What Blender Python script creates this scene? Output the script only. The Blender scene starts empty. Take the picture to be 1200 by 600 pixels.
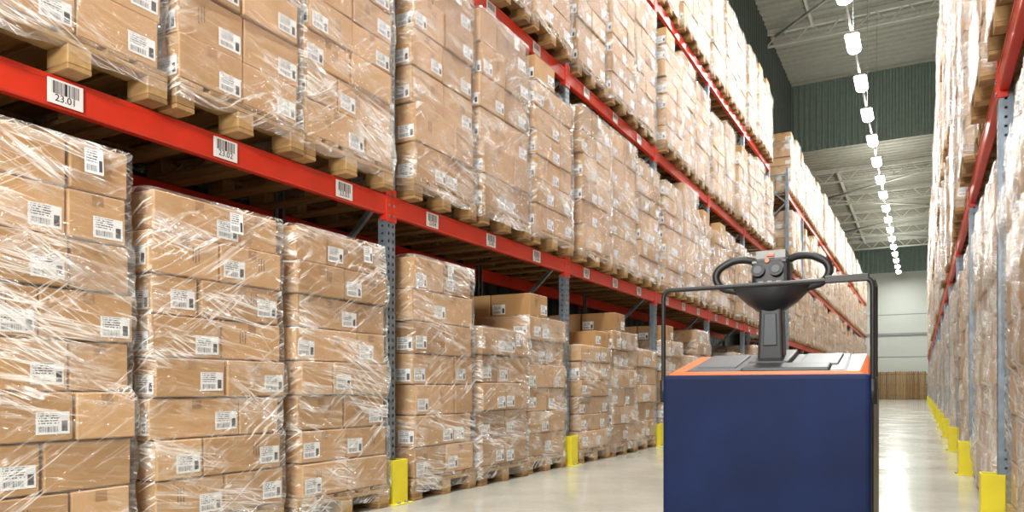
import bpy, math, random
from mathutils import Vector, Matrix, noise
S = bpy.context.scene
COL = S.collection
R = random.Random(7)

# ------------------------------------------------------------------ helpers
class MB:
    def __init__(s):
        s.v=[]; s.f=[]; s.m=[]; s.uv=[]; s.sm=[]
    def face(s, pts, mat=0, uv=None, smooth=False):
        b=len(s.v); s.v.extend([tuple(p) for p in pts])
        s.f.append(tuple(range(b,b+len(pts)))); s.m.append(mat); s.uv.append(uv); s.sm.append(smooth)
    def box(s, c, d, mat=0, bev=0.0, M=None):
        hx,hy,hz=[q/2 for q in d]; c=Vector(c)
        def T(p):
            p=Vector(p)
            if M is not None: p=M@p
            return c+p
        b0=len(s.v)
        if bev<=0:
            P=[(sx*hx,sy*hy,sz*hz) for sx in(-1,1) for sy in(-1,1) for sz in(-1,1)]
            F=[(0,1,3,2),(4,6,7,5),(0,4,5,1),(2,3,7,6),(0,2,6,4),(1,5,7,3)]
        else:
            b=min(bev,hx*.49,hy*.49,hz*.49); P=[]; idx={}
            for sx in(-1,1):
                for sy in(-1,1):
                    for sz in(-1,1):
                        idx[(sx,sy,sz)]=len(P)
                        P+= [(sx*hx,sy*(hy-b),sz*(hz-b)),(sx*(hx-b),sy*hy,sz*(hz-b)),(sx*(hx-b),sy*(hy-b),sz*hz)]
            F=[]
            for a in range(3):
                o=[k for k in range(3) if k!=a]
                for sg in(-1,1):
                    q=[]
                    for t in((-1,-1),(1,-1),(1,1),(-1,1)):
                        k=[0,0,0]; k[a]=sg; k[o[0]]=t[0]; k[o[1]]=t[1]
                        q.append(idx[tuple(k)]+a)
                    F.append(tuple(q))
                for t in((-1,-1),(1,-1),(1,1),(-1,1)):
                    k1=[0,0,0]; k1[a]=-1; k1[o[0]]=t[0]; k1[o[1]]=t[1]
                    k2=list(k1); k2[a]=1
                    i1=idx[tuple(k1)]; i2=idx[tuple(k2)]
                    F.append((i1+o[0],i1+o[1],i2+o[1],i2+o[0]))
            for k,i in idx.items(): F.append((i,i+1,i+2))
            G=[]
            for f in F:
                p=[Vector(P[i]) for i in f]
                n=(p[1]-p[0]).cross(p[2]-p[0]); cc=sum(p,Vector())/len(p)
                G.append(f if n.dot(cc)>0 else tuple(reversed(f)))
            F=G
        s.v.extend([tuple(T(p)) for p in P])
        for f in F:
            s.f.append(tuple(b0+i for i in f)); s.m.append(mat); s.uv.append(None); s.sm.append(False)
    def cyl(s, p0, p1, r, mat=0, n=16, r2=None, caps=True):
        p0=Vector(p0); p1=Vector(p1); r2=r if r2 is None else r2
        ax=(p1-p0).normalized(); u=ax.orthogonal().normalized(); w=ax.cross(u)
        b=len(s.v)
        for (p,rr) in((p0,r),(p1,r2)):
            for i in range(n):
                a=2*math.pi*i/n; s.v.append(tuple(p+u*math.cos(a)*rr+w*math.sin(a)*rr))
        for i in range(n):
            j=(i+1)%n; s.f.append((b+i,b+j,b+n+j,b+n+i)); s.m.append(mat); s.uv.append(None); s.sm.append(True)
        if caps:
            s.f.append(tuple(b+i for i in reversed(range(n)))); s.m.append(mat); s.uv.append(None); s.sm.append(False)
            s.f.append(tuple(b+n+i for i in range(n))); s.m.append(mat); s.uv.append(None); s.sm.append(False)
    def beam(s, p0, p1, w, h, mat=0):
        p0=Vector(p0); p1=Vector(p1); ax=(p1-p0); L=ax.length; ax.normalize()
        up=Vector((0,0,1)) if abs(ax.z)<.95 else Vector((1,0,0))
        u=ax.cross(up).normalized(); v=u.cross(ax)
        M=Matrix((u,ax,v)).transposed()
        s.box((p0+p1)/2,(w,L,h),mat,0,M)
    def grid(s, rows, mat=0, uvs=None, closed=False, smooth=True):
        b=len(s.v); m=len(rows[0])
        for r in rows: s.v.extend([tuple(p) for p in r])
        for i in range(len(rows)-1):
            for j in range(m if closed else m-1):
                k=(j+1)%m
                s.f.append((b+i*m+j,b+i*m+k,b+(i+1)*m+k,b+(i+1)*m+j)); s.m.append(mat); s.sm.append(smooth)
                s.uv.append([uvs[i][j],uvs[i][j+1],uvs[i+1][j+1],uvs[i+1][j]] if uvs else None)
    def mesh(s, name, mats):
        me=bpy.data.meshes.new(name); me.from_pydata(s.v,[],s.f)
        for m in mats: me.materials.append(m)
        me.polygons.foreach_set('material_index',s.m)
        me.polygons.foreach_set('use_smooth',s.sm)
        if any(u is not None for u in s.uv):
            ul=me.uv_layers.new(name='UVMap')
            for p,u in zip(me.polygons,s.uv):
                if u is not None:
                    for li,uv in zip(p.loop_indices,u): ul.data[li].uv=uv
        me.update(); return me

def add(name, data, loc=(0,0,0), rot=(0,0,0), parent=None):
    o=bpy.data.objects.new(name,data); COL.objects.link(o)
    o.location=loc; o.rotation_euler=rot
    if parent: o.parent=parent
    return o

class NT:
    def __init__(s,name):
        s.mat=bpy.data.materials.new(name); s.mat.use_nodes=True
        s.t=s.mat.node_tree; s.t.nodes.clear()
        s.out=s.n('ShaderNodeOutputMaterial')
    def n(s,typ,**kw):
        x=s.t.nodes.new(typ)
        for k,v in kw.items(): setattr(x,k,v)
        return x
    def l(s,a,b): s.t.links.new(a,b)
    def math(s,op,a,b=None,c=None,clamp=False):
        x=s.n('ShaderNodeMath',operation=op); x.use_clamp=clamp
        for i,q in enumerate((a,b,c)):
            if q is None: continue
            if isinstance(q,(int,float)): x.inputs[i].default_value=q
            else: s.l(q,x.inputs[i])
        return x.outputs[0]
    def ramp(s,fac,stops):
        x=s.n('ShaderNodeValToRGB'); e=x.color_ramp.elements
        while len(e)<len(stops): e.new(.5)
        for el,(p,c) in zip(e,stops):
            el.position=p; el.color=c if len(c)==4 else (*c,1)
        s.l(fac,x.inputs[0]); return x.outputs[0]

def simple(name,col,rough=.5,metal=0,var=.08,scale=6,bump=0,coat=0,spec=.5):
    t=NT(name); p=t.n('ShaderNodeBsdfPrincipled'); t.l(p.outputs[0],t.out.inputs[0])
    tc=t.n('ShaderNodeTexCoord'); nz=t.n('ShaderNodeTexNoise'); nz.inputs['Scale'].default_value=scale; nz.inputs['Detail'].default_value=5
    t.l(tc.outputs['Object'],nz.inputs['Vector'])
    a=tuple(max(0,c*(1-var)) for c in col); b=tuple(min(1,c*(1+var)) for c in col)
    t.l(t.ramp(nz.outputs[0],[(.3,a),(.7,b)]),p.inputs['Base Color'])
    p.inputs['Roughness'].default_value=rough; p.inputs['Metallic'].default_value=metal; p.inputs['Specular IOR Level'].default_value=spec
    if coat: p.inputs['Coat Weight'].default_value=coat
    if bump:
        bp=t.n('ShaderNodeBump'); bp.inputs['Strength'].default_value=bump; bp.inputs['Distance'].default_value=.01
        t.l(nz.outputs[0],bp.inputs['Height']); t.l(bp.outputs[0],p.inputs['Normal'])
    return t.mat

# ------------------------------------------------------------------ materials
def cardboard():
    t=NT('cardboard'); p=t.n('ShaderNodeBsdfPrincipled'); t.l(p.outputs[0],t.out.inputs[0])
    g=t.n('ShaderNodeNewGeometry'); oi=t.n('ShaderNodeObjectInfo'); tc=t.n('ShaderNodeTexCoord')
    nz=t.n('ShaderNodeTexNoise'); nz.inputs['Scale'].default_value=7; nz.inputs['Detail'].default_value=6
    t.l(tc.outputs['Object'],nz.inputs['Vector'])
    a=t.math('MULTIPLY',g.outputs['Random Per Island'],.55)
    b=t.math('MULTIPLY_ADD',nz.outputs[0],.3,a)
    c=t.math('MULTIPLY_ADD',oi.outputs['Random'],.27,b)
    col=t.ramp(c,[(.12,(.26,.138,.05)),(.5,(.41,.234,.092)),(.95,(.58,.355,.165))])
    t.l(col,p.inputs['Base Color']); p.inputs['Roughness'].default_value=.6
    return t.mat
def film(name,base,streak,crease,gloss,cov=0.0):
    t=NT(name); tc=t.n('ShaderNodeTexCoord'); oi=t.n('ShaderNodeObjectInfo')
    off=t.n('ShaderNodeVectorMath',operation='ADD'); t.l(tc.outputs['UV'],off.inputs[0])
    cx=t.n('ShaderNodeCombineXYZ'); r=t.math('MULTIPLY',oi.outputs['Random'],37.0)
    t.l(r,cx.inputs[2]); t.l(cx.outputs[0],off.inputs[1])
    def nz(rot,sc,scale,detail,dist,vec=None):
        mp=t.n('ShaderNodeMapping'); mp.inputs['Rotation'].default_value=(0,0,math.radians(rot))
        m2=t.n('ShaderNodeMapping'); m2.inputs['Scale'].default_value=(sc[0],sc[1],1)
        t.l(off.outputs[0],mp.inputs[0]); t.l(mp.outputs[0],m2.inputs[0])
        x=t.n('ShaderNodeTexNoise'); x.inputs['Scale'].default_value=scale; x.inputs['Detail'].default_value=detail; x.inputs['Distortion'].default_value=dist
        t.l(m2.outputs[0],x.inputs['Vector']); return x.outputs[0]
    def ridge(s,w):
        a=t.math('ABSOLUTE',t.math('SUBTRACT',s,.5)); return t.math('SUBTRACT',1.0,t.math('DIVIDE',a,w),clamp=True)
    s1=nz(9,(.8,16),1.5,3,.5); s2=nz(-33,(.8,12),1.6,3,.7); s3=nz(30,(.7,10),1.8,3,.9); patch=nz(0,(1,1.5),2.1,4,.5); patch2=nz(20,(1.4,1),1.7,4,.4)
    pm=t.ramp(patch,[(.47-cov,(0,0,0)),(.62-cov,(1,1,1))]); pm2=t.ramp(patch2,[(.46-cov,(0,0,0)),(.60-cov,(1,1,1))])
    r1=t.math('MULTIPLY',ridge(s1,.035),t.math('MULTIPLY_ADD',pm,.88,.12))
    r2=t.math('MULTIPLY',ridge(s2,.025),pm2)
    r3=t.math('MULTIPLY',ridge(s3,.022),pm)
    cre=t.math('MAXIMUM',r1,t.math('MAXIMUM',r2,r3))
    st=t.math('MULTIPLY',t.ramp(s1,[(.48,(0,0,0)),(.64,(1,1,1))]),pm)
    fac=t.math('MULTIPLY_ADD',cre,crease,t.math('MULTIPLY_ADD',st,streak,base),clamp=True)
    h=t.math('ADD',t.math('MULTIPLY',s1,1.0),t.math('ADD',t.math('MULTIPLY',s2,.9),t.math('MULTIPLY',s3,.7)))
    bp=t.n('ShaderNodeBump'); bp.inputs['Strength'].default_value=1.0; bp.inputs['Distance'].default_value=.035; t.l(h,bp.inputs['Height'])
    tr=t.n('ShaderNodeBsdfTransparent'); df=t.n('ShaderNodeBsdfDiffuse'); df.inputs[0].default_value=(.92,.92,.9,1)
    gl=t.n('ShaderNodeBsdfGlossy'); gl.inputs['Roughness'].default_value=.13; gl.inputs[0].default_value=(1,1,1,1); t.l(bp.outputs[0],gl.inputs['Normal'])
    m1=t.n('ShaderNodeMixShader'); t.l(fac,m1.inputs[0]); t.l(tr.outputs[0],m1.inputs[1]); t.l(df.outputs[0],m1.inputs[2])
    fr=t.n('ShaderNodeFresnel'); fr.inputs[0].default_value=1.4
    gf=t.math('ADD',t.math('MINIMUM',t.math('MULTIPLY_ADD',fr.outputs[0],gloss,.05),.22),t.math('MULTIPLY',st,.2))
    m2=t.n('ShaderNodeMixShader'); t.l(gf,m2.inputs[0]); t.l(m1.outputs[0],m2.inputs[1]); t.l(gl.outputs[0],m2.inputs[2])
    t.l(m2.outputs[0],t.out.inputs[0]); return t.mat
def label_mat():
    t=NT('paper_label'); p=t.n('ShaderNodeBsdfPrincipled'); t.l(p.outputs[0],t.out.inputs[0])
    tc=t.n('ShaderNodeTexCoord'); sp=t.n('ShaderNodeSeparateXYZ'); t.l(tc.outputs['UV'],sp.inputs[0]); u,v=sp.outputs[0],sp.outputs[1]
    def rng(s,a,b): return t.math('MULTIPLY',t.math('GREATER_THAN',s,a),t.math('LESS_THAN',s,b))
    row=t.math('FLOOR',t.math('MULTIPLY',v,9)); fr=t.math('FRACT',t.math('MULTIPLY',v,9))
    cb=t.n('ShaderNodeCombineXYZ'); t.l(t.math('MULTIPLY',u,22),cb.inputs[0]); t.l(t.math('MULTIPLY',row,7.3),cb.inputs[1])
    n=t.n('ShaderNodeTexNoise'); n.inputs['Scale'].default_value=1; n.inputs['Detail'].default_value=1; t.l(cb.outputs[0],n.inputs['Vector'])
    txt=t.math('MULTIPLY',t.math('GREATER_THAN',n.outputs[0],.47),t.math('MULTIPLY',rng(fr,.25,.75),t.math('MULTIPLY',rng(u,.07,.68),rng(v,.42,.95))))
    n2=t.n('ShaderNodeTexNoise',noise_dimensions='1D'); n2.inputs['Scale'].default_value=1; n2.inputs['Detail'].default_value=0; t.l(t.math('MULTIPLY',u,55),n2.inputs['W'])
    bar=t.math('MULTIPLY',t.math('GREATER_THAN',n2.outputs[0],.5),t.math('MULTIPLY',rng(u,.08,.66),rng(v,.1,.36)))
    blk=t.math('MULTIPLY',rng(u,.76,.94),rng(v,.12,.6))
    ink=t.math('MAXIMUM',txt,t.math('MAXIMUM',bar,blk))
    t.l(t.ramp(ink,[(0,(.76,.79,.81)),(1,(.06,.06,.07))]),p.inputs['Base Color']); p.inputs['Roughness'].default_value=.5
    return t.mat
def barcode_mat():
    t=NT('barcode_tag'); p=t.n('ShaderNodeBsdfPrincipled'); t.l(p.outputs[0],t.out.inputs[0])
    tc=t.n('ShaderNodeTexCoord'); sp=t.n('ShaderNodeSeparateXYZ'); t.l(tc.outputs['UV'],sp.inputs[0]); u,v=sp.outputs[0],sp.outputs[1]
    def rng(s,a,b): return t.math('MULTIPLY',t.math('GREATER_THAN',s,a),t.math('LESS_THAN',s,b))
    n2=t.n('ShaderNodeTexNoise',noise_dimensions='1D'); n2.inputs['Scale'].default_value=1; n2.inputs['Detail'].default_value=0; t.l(t.math('MULTIPLY',u,40),n2.inputs['W'])
    bar=t.math('MULTIPLY',t.math('GREATER_THAN',n2.outputs[0],.47),t.math('MULTIPLY',rng(u,.12,.88),rng(v,.42,.92)))
    t.l(t.ramp(bar,[(0,(.82,.84,.86)),(1,(.02,.02,.02))]),p.inputs['Base Color']); p.inputs['Roughness'].default_value=.4
    return t.mat
def wood_mat():
    t=NT('pallet_wood'); p=t.n('ShaderNodeBsdfPrincipled'); t.l(p.outputs[0],t.out.inputs[0])
    g=t.n('ShaderNodeNewGeometry'); tc=t.n('ShaderNodeTexCoord'); mp=t.n('ShaderNodeMapping'); mp.inputs['Scale'].default_value=(3,22,22)
    oi=t.n('ShaderNodeObjectInfo')
    t.l(tc.outputs['Object'],mp.inputs[0]); nz=t.n('ShaderNodeTexNoise'); nz.inputs['Scale'].default_value=2; nz.inputs['Detail'].default_value=5; t.l(mp.outputs[0],nz.inputs[0])
    c=t.math('MULTIPLY_ADD',g.outputs['Random Per Island'],.4,t.math('MULTIPLY_ADD',nz.outputs[0],.5,t.math('MULTIPLY',oi.outputs['Random'],.2)))
    t.l(t.ramp(c,[(.15,(.12,.065,.028)),(.5,(.28,.16,.06)),(.9,(.48,.31,.125))]),p.inputs['Base Color']); p.inputs['Roughness'].default_value=.7
    return t.mat
def concrete():
    t=NT('concrete_floor'); p=t.n('ShaderNodeBsdfPrincipled'); t.l(p.outputs[0],t.out.inputs[0])
    tc=t.n('ShaderNodeTexCoord'); nz=t.n('ShaderNodeTexNoise'); nz.inputs['Scale'].default_value=1.1; nz.inputs['Detail'].default_value=8; nz.inputs['Roughness'].default_value=.65
    n2=t.n('ShaderNodeTexNoise'); n2.inputs['Scale'].default_value=35; n2.inputs['Detail'].default_value=4
    t.l(tc.outputs['Object'],nz.inputs[0]); t.l(tc.outputs['Object'],n2.inputs[0])
    c=t.math('MULTIPLY_ADD',n2.outputs[0],.25,t.math('MULTIPLY',nz.outputs[0],.8))
    t.l(t.ramp(c,[(.3,(.34,.34,.295)),(.55,(.45,.45,.395)),(.8,(.54,.54,.48))]),p.inputs['Base Color'])
    t.l(t.math('MULTIPLY_ADD',nz.outputs[0],.22,.05),p.inputs['Roughness']); p.inputs['Specular IOR Level'].default_value=.6
    return t.mat
def emis(name,col,st):
    t=NT(name); e=t.n('ShaderNodeEmission'); e.inputs[0].default_value=(*col,1); e.inputs[1].default_value=st; t.l(e.outputs[0],t.out.inputs[0]); return t.mat

M_card=cardboard(); M_film=film('stretch_film',.02,.26,.66,.35); M_film2=film('stretch_film_heavy',.15,.38,.6,.5,.03); M_film3=film('stretch_film_near',.02,.26,.66,.35,.025)
M_label=label_mat(); M_bar=barcode_mat(); M_wood=wood_mat(); M_conc=concrete()
M_tape=simple('packing_tape',(.34,.19,.08),.3); M_print=simple('print_ink',(.09,.06,.05),.6)
M_red=simple('red_beam_paint',(.62,.032,.012),.35,0,.1,4); M_steel=simple('galvanised_steel',(.20,.25,.30),.42,.5,.2,14)
M_yel=simple('yellow_guard_paint',(.70,.60,.03),.5,spec=.3); M_dark=simple('dark_plastic',(.013,.015,.019),.4)
M_green=simple('green_cladding',(.22,.285,.25),.55); M_dgreen=simple('dark_green_cladding',(.07,.09,.08),.6)
M_ceil=simple('ceiling_deck',(.36,.37,.31),.6); M_white=simple('white_paint',(.62,.63,.58),.5); M_wall=simple('wall_panel',(.54,.57,.52),.5,0,.04,.4)
M_blue=simple('blue_paint',(.0035,.0125,.058),.6,0,.3,3.5,.05,0,.22); M_orange=simple('orange_paint',(.80,.15,.03),.35)
M_grey=simple('grey_plastic',(.045,.052,.065),.4); M_lgrey=simple('light_grey_plastic',(.065,.075,.09),.45); M_black=simple('black_rubber',(.008,.008,.009),.45)
M_silver=simple('silver_cap',(.26,.27,.28),.4)
M_lamp=emis('lamp_diffuser',(.98,1,.96),40)

# ------------------------------------------------------------------ pallet stack
def pallet(mb,mat):
    for y in(-.35,0,.35):
        mb.box((0,y,.011),(1.2,.1,.022),mat,.003)
        for x in(-.5275,0,.5275): mb.box((x,y,.061),(.145,.1,.078),mat,.004)
    for x in(-.5275,0,.5275): mb.box((x,0,.111),(.145,.8,.022),mat,.003)
    for y,w in((-.3275,.145),(-.165,.1),(0,.145),(.165,.1),(.3275,.145)): mb.box((0,y,.133),(1.2,w,.022),mat,.003)

def make_stack(name,seed,nl,lh,fm,W=.8,D=1.2,partial=0):
    r=random.Random(seed); mb=MB(); pallet(mb,1)
    z=.145
    pats=[([.4,.4],[.4,.4,.4]),([.53,.27],[.6,.6]),([.27,.53],[.6,.6]),([.4,.4],[.6,.6]),([.8],[.4,.4,.4])]
    lay=[]
    lean=(r.uniform(-.025,.02),r.uniform(-.028,.012))
    posy=r.choice([-1,1])
    for k in range(nl):
        ys,xs=pats[r.choice([0,1,2,3,1,2]) if k%2 else r.choice([0,0,3,1])]
        ox=lean[0]*k/nl+r.uniform(-.016,.010); oy=lean[1]*k/nl+r.uniform(-.015,.015)
        h=lh*(1+r.uniform(-.04,.04)); lay.append((z,h,ox,oy))
        sW=W*r.uniform(.93,.995)
        y=-sW/2
        for iy,wy in enumerate(ys):
            wy=wy*sW/.8
            x=-D/2
            for ix,wx in enumerate(xs):
                if partial and k==nl-1 and (iy+partial)%2==0:
                    x+=wx; continue
                cx=x+wx/2+ox+r.uniform(-.012,.004); cy=y+wy/2+oy+r.uniform(-.003,.003)
                rz=Matrix.Rotation(r.uniform(-.024,.024),3,'Z')@Matrix.Rotation(r.uniform(-.01,.01),3,'X')
                mb.box((cx,cy,z+h/2),(wx-.010,wy-.010,h-.007),0,.0055,rz)
                outs=[]
                if ix==0: outs.append((-1,0))
                if ix==len(xs)-1: outs.append((1,0))
                if iy==0: outs.append((0,-1))
                if iy==len(ys)-1: outs.append((0,1))
                for n in outs:
                    n3=rz@Vector((n[0],n[1],0)); u=(rz@Vector((-n[1],n[0],0))); up=rz@Vector((0,0,1)); hw=(wy if n[0] else wx)/2; hd=(wx if n[0] else wy)/2
                    c=Vector((cx,cy,z+h/2))+n3*(hd-.005)
                    def quad(uu,zz,w,hh,mat,lift):
                        o=c+n3*lift+u*uu+up*zz
                        mb.face([o-u*w/2-up*hh/2,o+u*w/2-up*hh/2,o+u*w/2+up*hh/2,o-u*w/2+up*hh/2],mat,[(0,0),(1,0),(1,1),(0,1)])
                    if r.random()<.45: quad(0,h*.5-.032,.05,.046,2,.0008)
                    if r.random()<.6 and hw>.15:
                        uu=r.choice([-.3,.3])*hw
                        for q in range(3): quad(uu+(q-1)*.016,.02+r.uniform(-.01,.01),.004,h*.35,4,.001)
                    if (hw>.18 and r.random()<.85) or r.random()<.3:
                        lw=min(.13,hw*1.1); side=posy if r.random()<.75 else -posy
                        quad(side*max(0,(hw-lw/2-.02)),-h*.5+.06+r.uniform(0,.02),lw,min(.088,h*.5),3,.0014)
                x+=wx
            y+=wy
        z+=h
    top=z
    rr=.025; pts=[]
    hx,hy=D/2+.006,W/2+.006
    straight=[(hx,-hy,hx,hy),(hx,hy,-hx,hy),(-hx,hy,-hx,-hy),(-hx,-hy,hx,-hy)]
    for (x0,y0,x1,y1) in straight:
        L=math.hypot(x1-x0,y1-y0); m=int(L/.045)
        for i in range(m+1):
            t=(rr+(L-2*rr)*i/m)/L; pts.append((x0+(x1-x0)*t,y0+(y1-y0)*t))
    rows=[];uvs=[]; zb=.05; ft=top-(lay[-1][1] if partial else 0); nz_=int((ft-zb)/.035)
    acc=[0]
    for i in range(len(pts)):
        a=pts[i]; b=pts[(i+1)%len(pts)]; acc.append(acc[-1]+math.hypot(a[0]-b[0],a[1]-b[1]))
    for k in range(nz_+1):
        zz=zb+(ft+.004-zb)*k/nz_
        ox=oy=0; e=0
        for (z0,h,a,b) in lay:
            if zz>=z0: ox,oy=a,b; e=min(1,(zz-z0)/h)
        pin=.008*(1-math.sin(max(0,min(1,e))*math.pi))
        row=[];uv=[]
        for i,(x,y) in enumerate(pts):
            d=Vector((x/hx if abs(x)>hx-.03 else 0,y/hy if abs(y)>hy-.03 else 0,0))
            nn=noise.noise(Vector((x*4+seed,y*4,zz*7)))*.008+noise.noise(Vector((x*14+seed,y*14,zz*20)))*.004
            q=.009+nn-pin*.4
            zoff=noise.noise(Vector((x*5,y*5,seed)))*.03 if k==0 else 0
            row.append((x+ox+d.x*q,y+oy+d.y*q,zz+zoff)); uv.append((acc[i],zz))
        uv.append((acc[-1],zz)); rows.append(row); uvs.append(uv)
    if not partial:
        for s_,zz in((.97,.008),(.88,.006),(.78,.004)):
            row=[((x*s_)+lay[-1][2],(y*s_)+lay[-1][3],top+zz+noise.noise(Vector((x*9,y*9,seed+s_*9)))*.003) for x,y in pts]
            rows.append(row); uvs.append([(a,top+(1-s_)*.6) for a in acc])
    mb.grid(rows,5,uvs,True,True)
    if not partial:
        for n3,hd in((Vector((1,0,0)),hx),(Vector((-1,0,0)),hx)):
            u=Vector((0,0,1)).cross(n3); o=n3*(hd+.025)+u*r.uniform(-.05,.22)+Vector((lay[-1][2],lay[-1][3],top-.08))
            w,hh=.08,.1
            mb.face([o-u*w/2-Vector((0,0,hh/2)),o+u*w/2-Vector((0,0,hh/2)),o+u*w/2+Vector((0,0,hh/2))-n3*.004,o-u*w/2+Vector((0,0,hh/2))-n3*.004],3,[(0,0),(1,0),(1,1),(0,1)])
    me=mb.mesh(name,[M_card,M_wood,M_tape,M_label,M_print,fm])
    return me,top

V={}
def var(key,*a,**k): V.setdefault(key,[]).append(make_stack('stack_'+key,*a,**k))
var('g',11,8,.2,M_film3); var('g',12,8,.19,M_film3); var('g',13,8,.19,M_film3); var('g',14,7,.217,M_film)
var('m',21,7,.185,M_film); var('m',22,7,.205,M_film,partial=1); var('m',25,6,.22,M_film,partial=2)
var('l',23,5,.215,M_film); var('l',24,7,.175,M_film,partial=2); var('l',26,4,.24,M_film)
var('t',31,7,.222,M_film); var('t',32,6,.258,M_film); var('t',33,8,.194,M_film); var('t',34,9,.17,M_film); var('t',35,7,.215,M_film,partial=1)
var('s',41,6,.235,M_film); var('s',42,7,.19,M_film); var('s',43,5,.29,M_film); var('s',44,7,.2,M_film,partial=2)
var('rg',51,8,.222,M_film2); var('rg',52,8,.235,M_film); var('rg',53,9,.21,M_film2); var('rg',54,7,.24,M_film)
var('rt',61,7,.222,M_film2); var('rt',62,6,.25,M_film); var('rt',63,8,.19,M_film2); var('rt',64,6,.235,M_film)

def put(key,x,y,z,rot=0,idx=None,jx=.025):
    L=V[key]; me,top=L[idx if idx is not None else R.randrange(len(L))]
    add('wrapped_pallet',me,(x+R.uniform(-jx,jx),y+R.uniform(-.012,.012),z+.0005),(0,0,rot+R.uniform(-.007,.007)))

# ------------------------------------------------------------------ rack
B=2.8; DEP=1.07
def post_mesh(H):
    mb=MB(); w=.09; d=.07
    cols=[0,.016,.03,.06,.074,.09]; n=int(H/.05)
    def P(u,z): return (0,u-w/2,z)
    for i in range(n):
        z0=i*.05; zs=[z0,z0+.014,z0+.036,z0+.05]
        for a in range(5):
            for b in range(3):
                if b==1 and a in(1,3): continue
                mb.face([P(cols[a],zs[b]),P(cols[a+1],zs[b]),P(cols[a+1],zs[b+1]),P(cols[a],zs[b+1])],0)
    for s_ in(-1,1):
        y=s_*w/2
        sc=[0,-.028,-.042,-d]
        for i in range(n):
            z0=i*.05; zs=[z0,z0+.018,z0+.032,z0+.05]
            for a in range(3):
                for b in range(3):
                    if a==1 and b==1: continue
                    mb.face([(sc[a],y,zs[b]),(sc[a+1],y,zs[b]),(sc[a+1],y,zs[b+1]),(sc[a],y,zs[b+1])],0)
        mb.face([(-d,y,0),(-d,y-s_*.025,0),(-d,y-s_*.025,n*.05),(-d,y,n*.05)],0)
    mb.box((-d/2,0,.004),(.14,.13,.008),0)
    return mb.mesh('rack_post',[M_steel])
def brace_mesh(H):
    mb=MB(); x0=-.06; x1=-DEP+.06
    z=.25; k=0; mb.beam((x0,0,.2),(x1,0,.2),.03,.03)
    while z+.9<H:
        a,b=(x0,x1) if k%2==0 else (x1,x0)
        mb.beam((a,0,z),(b,0,z+.9),.03,.035); z+=.9; k+=1
    mb.beam((x0,0,H-.2),(x1,0,H-.2),.03,.03)
    return mb.mesh('frame_bracing',[M_steel])
def beam_mesh():
    mb=MB(); L=B-.09
    mb.box((-.025,L/2,0),(.05,L,.13),0,.006)
    mb.box((.0015,L/2,.05),(.004,L,.022),0,.001)
    for y in(.0,L):
        s_=1 if y==0 else -1
        mb.box((.004,y-s_*.02,0.0),(.008,.06,.22),0,.002)
        mb.box((-.02,y+s_*.006,0.0),(.05,.01,.2),0,.002)
        for z in(-.07,0,.07): mb.cyl((.007,y-s_*.02,z),(.013,y-s_*.02,z),.008,1,10)
    return mb.mesh('load_beam',[M_red,M_steel])
def guard_mesh():
    mb=MB()
    mb.box((.075,0,.145),(.008,.15,.29),0,.003)
    for s_ in(-1,1): mb.box((.02,s_*.071,.145),(.11,.008,.29),0,.003)
    mb.box((.03,0,.004),(.16,.2,.008),0,.002)
    for s_ in(-1,1): mb.cyl((.095,s_*.04,.008),(.095,s_*.04,.02),.012,1,8)
    return mb.mesh('post_guard',[M_yel,M_steel])
def tag_mesh():
    mb=MB(); w,h=.145,.1
    mb.box((.001,0,0),(.003,w,h),0,.001)
    mb.face([(.0032,-w/2,-h/2),(.0032,w/2,-h/2),(.0032,w/2,h/2),(.0032,-w/2,h/2)],1,[(0,0),(1,0),(1,1),(0,1)])
    return mb.mesh('location_tag',[M_white,M_bar])
ME_beam=beam_mesh(); ME_guard=guard_mesh(); ME_tag=tag_mesh()
POST={}
def rack(x,side,y0,nb,levels,H,tagbase=None):
    e=add('pallet_rack',None,(x,y0,0),(0,0,0 if side>0 else math.pi))
    if H not in POST: POST[H]=(post_mesh(H),brace_mesh(H))
    pm,bm=POST[H]
    for k in range(nb+1):
        yy=k*B
        add('post_front',pm,(0,yy,0),parent=e); add('post_rear',pm,(-DEP,yy,0),(0,0,math.pi),e)
        add('bracing',bm,(0,yy,0),parent=e); add('post_guard',ME_guard,(.003,yy,0),parent=e)
        if k==nb: continue
        ys=yy+.045
        for li,z in enumerate(levels):
            add('load_beam_front',ME_beam,(-.002,ys,z),parent=e)
            add('load_beam_rear',ME_beam,(-DEP+.002,ys+B-.09,z),(0,0,math.pi),e)
            if tagbase is not None:
                for j,o in enumerate((.66,1.46,2.34) if k<3 else (.47,1.3,2.12)):
                    if li==0 or k<5:
                        add('location_tag',ME_tag,(.004,ys-.045+o,z-.005),parent=e)
                    if li==0 and 1<k<7:
                        cu=bpy.data.curves.new('tag_text','FONT'); cu.body='23.%02d'%((k+tagbase)*3+j+1); cu.size=.04; cu.align_x='CENTER'; cu.extrude=.0004
                        cu.materials.append(M_black)
                        add('tag_text',cu,(.0078,ys-.045+o,z-.042),(math.pi/2,0,math.pi/2),e)
    return e

LX=-3.07
LEV=[1.96,3.84,5.83]
rack(LX,1,1.14-2*B,8,LEV,6.6,-2)
rack(LX,1,1.14+7*B,11,LEV,6.6,None)
RLEV=[2.43,4.4,6.35]; RX=.365; RY0=4.87-3*B
rack(RX,-1,RY0+20*B,20,RLEV,7.0,None)

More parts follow.
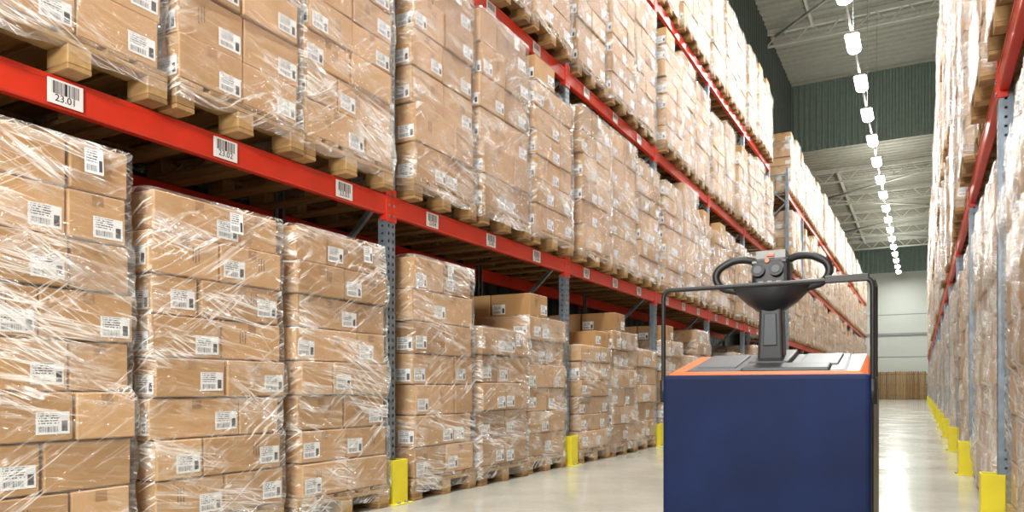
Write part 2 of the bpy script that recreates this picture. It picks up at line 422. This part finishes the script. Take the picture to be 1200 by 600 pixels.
# ------------------------------------------------------------------ stock
OFF=(.53,1.40,2.27)
ground={2:[('g',0),('g',1),('g',2)],3:[('g',3),('l',0),('m',1)],4:[('l',1),('m',1),('l',0)],5:[('m',1),('l',0),('g',2)]}
lvl1={2:[('t',0),('t',0),('t',2)],3:[('t',1),('t',1),('t',4)],4:[('s',0),('s',2),('s',1)]}
PXL=LX-.53
def fill_left(y0,nb,first):
    for k in range(nb):
        for j,o in enumerate(OFF):
            y=y0+k*B+o; b=k+first
            if b in ground: a=ground[b][j]; put(a[0],PXL,y,0,0,a[1])
            elif R.random()<.93: put(R.choice(['g','m','m','l','g']),PXL,y,0)
            for li,z in enumerate(LEV):
                zz=z+.067; yy=y+((.12,.09,.045)[j] if b==2 and li==0 else 0)
                if li==0 and b in lvl1: a=lvl1[b][j]; put(a[0],PXL+.03,yy,zz,0,a[1]); continue
                if R.random()<.03: continue
                put(R.choice(['t','t','s','m','s'] if li<2 else ['t','t','s','m']),PXL+.01,yy,zz,0,None,.035)
fill_left(1.14-2*B,8,0)
fill_left(1.14+7*B,11,9)
for k in range(20):
    for j,o in enumerate(OFF):
        y=RY0+k*B+o
        put('rg',RX+.612,y,0,math.pi,None,.02)
        for z in RLEV: put('rt',RX+.565,y,z+.067,math.pi,None,.045)

# ------------------------------------------------------------------ building
Y0,Y1,YW=-9.0,57.5,32.5; XL,XR=-4.72,1.95; ZC1,ZC2=13.2,10.4
def boxobj(name,c,d,mat,bev=0):
    mb=MB(); mb.box((0,0,0),d,0,bev); return add(name,mb.mesh(name,[mat]),c)
boxobj('floor',((XL+XR)/2,(Y0+Y1)/2,-.05),(XR-XL+.6,Y1-Y0+.6,.1),M_conc)
def ribbed(name,origin,udir,vdir,nrm,W,H,mat,pitch=.25,depth=.04):
    o=Vector(origin);u=Vector(udir);v=Vector(vdir);n=Vector(nrm); mb=MB(); prof=[]; x=0
    while x<W:
        prof+=[(x,0),(x+pitch*.4,0),(x+pitch*.5,depth),(x+pitch*.9,depth)]; x+=pitch
    prof=[(min(a,W),b) for a,b in prof]+[(W,0)]
    mb.grid([[o+u*a+n*b for a,b in prof],[o+u*a+n*b+v*H for a,b in prof]],0,None,False,False)
    return add(name,mb.mesh(name,[mat]))
ribbed('wall_left',(XL,Y0,0),(0,1,0),(0,0,1),(1,0,0),Y1-Y0,ZC1,M_dgreen,.3)
ribbed('wall_right',(XR,Y0,0),(0,1,0),(0,0,1),(-1,0,0),Y1-Y0,ZC1,M_wall,.3)
boxobj('wall_back',((XL+XR)/2,Y0-.1,ZC1/2),(XR-XL,.2,ZC1),M_wall)
mbw=MB(); mbw.box((0,0,4.35),(XR-XL,.2,8.7),0)
for z in(2.9,5.8): mbw.box((0,-.105,z),(XR-XL,.02,.05),1)
mbw.box((0,-.14,4.45),(XR-XL,.1,.16),1)
add('wall_far',mbw.mesh('wall_far',[M_wall,M_silver]),((XL+XR)/2,Y1+.1,0))
ribbed('wall_far_upper',(XL,Y1,8.7),(1,0,0),(0,0,1),(0,-1,0),XR-XL,ZC2-8.7,M_green,.3)
ribbed('wall_step',(XL,YW,ZC2),(1,0,0),(0,0,1),(0,-1,0),XR-XL,ZC1-ZC2,M_green,.22,.05)
ribbed('ceiling',(XL,Y0,ZC1),(0,1,0),(1,0,0),(0,0,-1),YW-Y0,XR-XL,M_ceil,.4,.06)
ribbed('ceiling_far',(XL,YW,ZC2),(0,1,0),(1,0,0),(0,0,-1),Y1-YW,XR-XL,M_ceil,.4,.06)
def truss(name,y,zc,mat=M_white):
    mb=MB(); z1=zc-.12
    mb.beam((XL,0,z1),(XR,0,z1),.12,.18)
    mb.beam((XL,0,z1-.5),(XR,0,z1-.5),.06,.07)
    n=7; w=(XR-XL)/n
    for i in range(n):
        a=XL+i*w; mb.beam((a,0,z1-.5),(a+w/2,0,z1),.035,.035); mb.beam((a+w/2,0,z1),(a+w,0,z1-.5),.035,.035)
    return add(name,mb.mesh(name,[mat]),(0,y,0))
for y in(-3,3,9,15,21,27): truss('roof_truss',y,ZC1)
for y in(35.5,40,44.5,49,53.5): truss('roof_truss',y,ZC2)
def braces(name,y0,y1,zc,step):
    mb=MB(); y=y0;k=0
    while y+step<=y1+.01:
        a,b=(XL+.3,XR-.3) if k%2 else (XR-.3,XL+.3)
        mb.cyl((a,y,zc-.3),(b,y+step,zc-.3),.05,0,8); y+=step;k+=1
    for x in(XL+1.5,XR-1.5): mb.beam((x,y0,zc-.2),(x,y1,zc-.2),.08,.14)
    add(name,mb.mesh(name,[M_white]))
braces('roof_bracing',-3,27,ZC1,6); braces('roof_bracing',35.5,53.5,ZC2,4.5)
mb=MB(); x=-2.9; r=random.Random(3)
while x<.3:
    mb.box((x,0,.95+r.uniform(-.02,.02)),(.11,.025,1.86),0,.003); x+=.135
for z in(.3,1.0,1.7): mb.box((-1.3,.04,z),(3.3,.04,.1),0,.003)
add('wooden_fence',mb.mesh('wooden_fence',[M_wood]),(0,Y1-.4,0))

# ------------------------------------------------------------------ lamps
LXC=-1.32; ZL=8.33
LT=add('suspended_strip_lighting',None,(LXC,0,0))
mb=MB()
mb.box((0,0,.05),(.24,.9,.05),0,.012)
rows=[]
for yy,sc in((-.45,.75),(-.42,1),(.42,1),(.45,.75)):
    rows.append([(math.cos(a)*.14*sc,yy,.03-math.sin(a)*.10*sc) for a in [math.pi*i/12 for i in range(13)]])
mb.grid(rows,1,None,False,True)
for yy in(-.45,.45): mb.face([(math.cos(a)*.14*.75,yy,.03-math.sin(a)*.10*.75) for a in [math.pi*i/12 for i in range(13)]],1)
ML=mb.mesh('lamp_unit',[M_white,M_lamp])
nlo=-10; nhi=15
mb=MB(); mb.box((0,(18+nlo*2.45+18+nhi*2.45)/2,ZL+.11),(.05,(nhi-nlo)*2.45+1.5,.06),0)
for i in range(nlo,nhi+1):
    y=18+i*2.45
    if i%2==0: mb.cyl((0,y,ZL+.1),(0,y,(ZC1 if y<YW else ZC2)-.05),.006,0,6)
add('track',mb.mesh('lighting_track',[M_silver]),parent=LT)
for i in range(nlo,nhi+1):
    y=18+i*2.45
    o=add('lamp_unit',ML,(0,y,ZL),parent=LT)
    ld=bpy.data.lights.new('lamp_light','AREA'); ld.shape='RECTANGLE'; ld.size=.2; ld.size_y=.85; ld.energy=125; ld.color=(1,.995,.95)
    add('lamp_light',ld,(0,0,-.09),(0,0,0),o)
    if i%2==0:
        ld=bpy.data.lights.new('added_ceiling_fill','AREA'); ld.shape='RECTANGLE'; ld.size=.3; ld.size_y=.8; ld.energy=38; ld.color=(.98,1,.95)  # extra upward light added to brighten the ceiling
        add('added_ceiling_fill',ld,(0,0,.17),(math.pi,0,0),o)
# unseen fill light on an invented tripod, added to brighten the near stacks
FL=add('added_fill_light',None,(-.75,-2.4,0))
mb=MB()
for a in(0,2.1,4.2): mb.cyl((math.cos(a)*.5,math.sin(a)*.5,.01),(0,0,.9),.014,0,10)
mb.cyl((0,0,.8),(0,0,2.75),.016,0,12)
add('fill_stand',mb.mesh('fill_stand',[M_black]),parent=FL)
q=Vector((-2.9,5.0,-1.0)).to_track_quat('-Z','Y').to_euler()
h=add('fill_head',None,(0,0,2.85),q,FL)
mb=MB(); mb.box((0,0,.06),(.96,.66,.08),0,.02); mb.box((0,0,.13),(.2,.2,.1),0,.02); add('fill_housing',mb.mesh('fill_housing',[M_black]),parent=h)
ld=bpy.data.lights.new('fill_area','AREA'); ld.shape='RECTANGLE'; ld.size=.9; ld.size_y=.6; ld.energy=310; ld.color=(1,.985,.94)
add('fill_area',ld,(0,0,.015),(0,0,0),h)

# ------------------------------------------------------------------ pallet truck
T=add('pallet_truck',None,(-.54,2.95,0))
def tp(name,mb,mats,bevel=0):
    o=add(name,mb.mesh(name,mats),parent=T)
    if bevel:
        m=o.modifiers.new('b','BEVEL'); m.width=bevel; m.segments=3; m.limit_method='ANGLE'
    return o
mb=MB(); mb.box((0,.24,.44),(.765,.48,.74),0); tp('body',mb,[M_blue],.018)
mb=MB(); mb.box((0,.26,.05),(.70,.42,.08),0,.01); mb.box((.384,.26,.43),(.006,.38,.66),0,.002); tp('skirt',mb,[M_dark])
def wedge(mb,x0,x1,y0,y1,zb,z0,z1,mat,inset=0):
    P=[(x0,y0,zb),(x1,y0,zb),(x1,y1,zb),(x0,y1,zb),(x0+inset,y0+inset*.3,z0),(x1-inset,y0+inset*.3,z0),(x1-inset,y1,z1),(x0+inset,y1,z1)]
    b=len(mb.v); mb.v+=P
    for f in((0,3,2,1),(4,5,6,7),(0,1,5,4),(1,2,6,5),(2,3,7,6),(3,0,4,7)):
        mb.f.append(tuple(b+i for i in f)); mb.m.append(mat); mb.uv.append(None); mb.sm.append(False)
mb=MB(); wedge(mb,-.376,.376,.012,.46,.80,.822,.900,0,.03); tp('hood',mb,[M_orange],.005)
sl=(.900-.822)/.448
def zs(y): return .822+(y-.012)*sl
mb=MB(); wedge(mb,-.315,.315,.022,.44,.82,zs(.022)+.004,zs(.44)+.006,0,.03); tp('tray',mb,[M_grey],.004)
mb=MB()
wedge(mb,-.27,-.10,.08,.40,.83,zs(.08)+.010,zs(.40)+.012,0,.01)
wedge(mb,.11,.27,.14,.40,.83,zs(.14)+.010,zs(.40)+.014,0,.01)
tp('tray_lids',mb,[M_lgrey],.004)
mb=MB(); wedge(mb,-.085,.25,.024,.13,.82,zs(.024)+.012,zs(.13)+.016,0,.012); wedge(mb,-.08,.09,.14,.42,.83,zs(.14)+.02,zs(.42)+.03,0,.01); tp('console',mb,[M_dark],.006)
mb=MB(); wedge(mb,-.052,.052,.22,.31,.86,1.10,1.10,0,.008); tp('column',mb,[M_dark],.012)
mb=MB(); wedge(mb,-.028,.028,.214,.23,.93,1.06,1.06,0,.004); tp('column_panel',mb,[M_grey],.004)
mb=MB(); rows=[]
prof=[(.02,-.10),(.06,-.095),(.10,-.07),(.14,-.035),(.165,-.005),(.168,.006),(.155,.012),(.11,.004),(.05,.0),(.001,.0)]
for rr_,zz in prof: rows.append([(math.cos(a)*rr_,.26+math.sin(a)*rr_*.62,1.165+zz+ (.02*math.cos(a)**2)*(rr_/.168)) for a in [2*math.pi*i/40 for i in range(40)]])
mb.grid(rows,0,None,True,True); tp('steering_bowl',mb,[M_dark])
mb=MB(); mb.box((0,.27,1.225),(.15,.11,.13),0); tp('control_head',mb,[M_dark],.022)
mb=MB(); mb.box((0,.275,1.302),(.115,.09,.035),0); mb.box((0,.226,1.300),(.03,.006,.012),1,.002); tp('head_cap',mb,[M_silver,M_orange],.012)
mb=MB()
for x in(-.045,.025):
    mb.cyl((x,.216,1.235),(x,.196,1.238),.027,0,24); mb.cyl((x,.197,1.238),(x,.192,1.2385),.016,3,24)
mb.cyl((-.01,.215,1.275),(-.01,.206,1.276),.009,2,14); mb.box((.055,.212,1.27),(.018,.012,.01),3,.002); mb.box((-.06,.212,1.27),(.02,.012,.01),1,.002)
for k in range(3): mb.box((-.035+k*.035,.212,1.19),(.02,.01,.008),1,.002)
tp('head_controls',mb,[M_black,M_silver,M_orange,M_lgrey])
def tube(name,pts,r,mat,cyclic=False,poly=False):
    cu=bpy.data.curves.new(name,'CURVE'); cu.dimensions='3D'; cu.bevel_depth=r; cu.bevel_resolution=5; cu.resolution_u=10; cu.use_fill_caps=True
    sp=cu.splines.new('POLY' if poly else 'BEZIER')
    if poly:
        sp.points.add(len(pts)-1)
        for p,q in zip(sp.points,pts): p.co=(*q,1)
    else:
        sp.bezier_points.add(len(pts)-1)
        for p,q in zip(sp.bezier_points,pts): p.co=q; p.handle_left_type=p.handle_right_type='AUTO'
    sp.use_cyclic_u=cyclic; cu.materials.append(mat); return add(name,cu,parent=T)
for s_,nm in((-1,'handle_left'),(1,'handle_right')):
    tube(nm,[(s_*.05,.26,1.275),(s_*.11,.25,1.292),(s_*.18,.24,1.276),(s_*.22,.235,1.235),(s_*.205,.235,1.187),(s_*.15,.245,1.164),(s_*.09,.25,1.155)],.0155,M_black)
def rnd(pts,rad=.03):
    out=[Vector(pts[0])]
    for i in range(1,len(pts)-1):
        p=Vector(pts[i]); a=(Vector(pts[i-1])-p).normalized(); b=(Vector(pts[i+1])-p).normalized()
        for k in range(7):
            t=k/6; out.append((p+a*rad)*(1-t)**2+p*2*t*(1-t)+(p+b*rad)*t*t)
    out.append(Vector(pts[-1])); return [tuple(q) for q in out]
tube('guard_rail',rnd([(-.386,.03,.78),(-.386,.03,1.155),(.386,.03,1.155),(.386,.03,.78)],.035),.009,M_black,poly=True)
tube('guard_rail_rear',rnd([(.386,.03,1.15),(.386,.22,1.15),(.386,.22,.80)],.03),.008,M_black,poly=True)
mb=MB(); mb.box((.30,.028,1.158),(.15,.014,.028),0,.004)
for x in(-.386,.386): mb.cyl((x,.03,.70),(x,.03,.79),.015,0,16)
tp('rail_fittings',mb,[M_black])
mb=MB()
for x in(-.2,.2):
    mb.box((x,.98,.075),(.17,1.15,.05),0,.01); mb.cyl((x-.05,1.4,.035),(x+.05,1.4,.035),.034,1,20)
mb.box((0,.46,.25),(.6,.06,.4),0,.01)
tp('forks',mb,[M_orange,M_black])
mb=MB()
for x in(-.3,.3): mb.cyl((x-.03,.2,.06),(x+.03,.2,.06),.058,0,24)
mb.cyl((-.04,.3,.09),(.04,.3,.09),.088,0,24)
tp('wheels',mb,[M_black])

# ------------------------------------------------------------------ world, camera
w=bpy.data.worlds.new('world'); S.world=w; w.use_nodes=True
w.node_tree.nodes['Background'].inputs[0].default_value=(.8,.85,.9,1); w.node_tree.nodes['Background'].inputs[1].default_value=.3
cd=bpy.data.cameras.new('camera'); cd.lens=876/1200*36; cd.sensor_width=36; cd.shift_y=155/1200; cd.clip_start=.05; cd.clip_end=200
cam=add('camera',cd,(0,0,.757),(math.pi/2,0,math.radians(28.72))); S.camera=cam
S.view_settings.view_transform='Standard'; S.view_settings.look='None'; S.view_settings.exposure=0
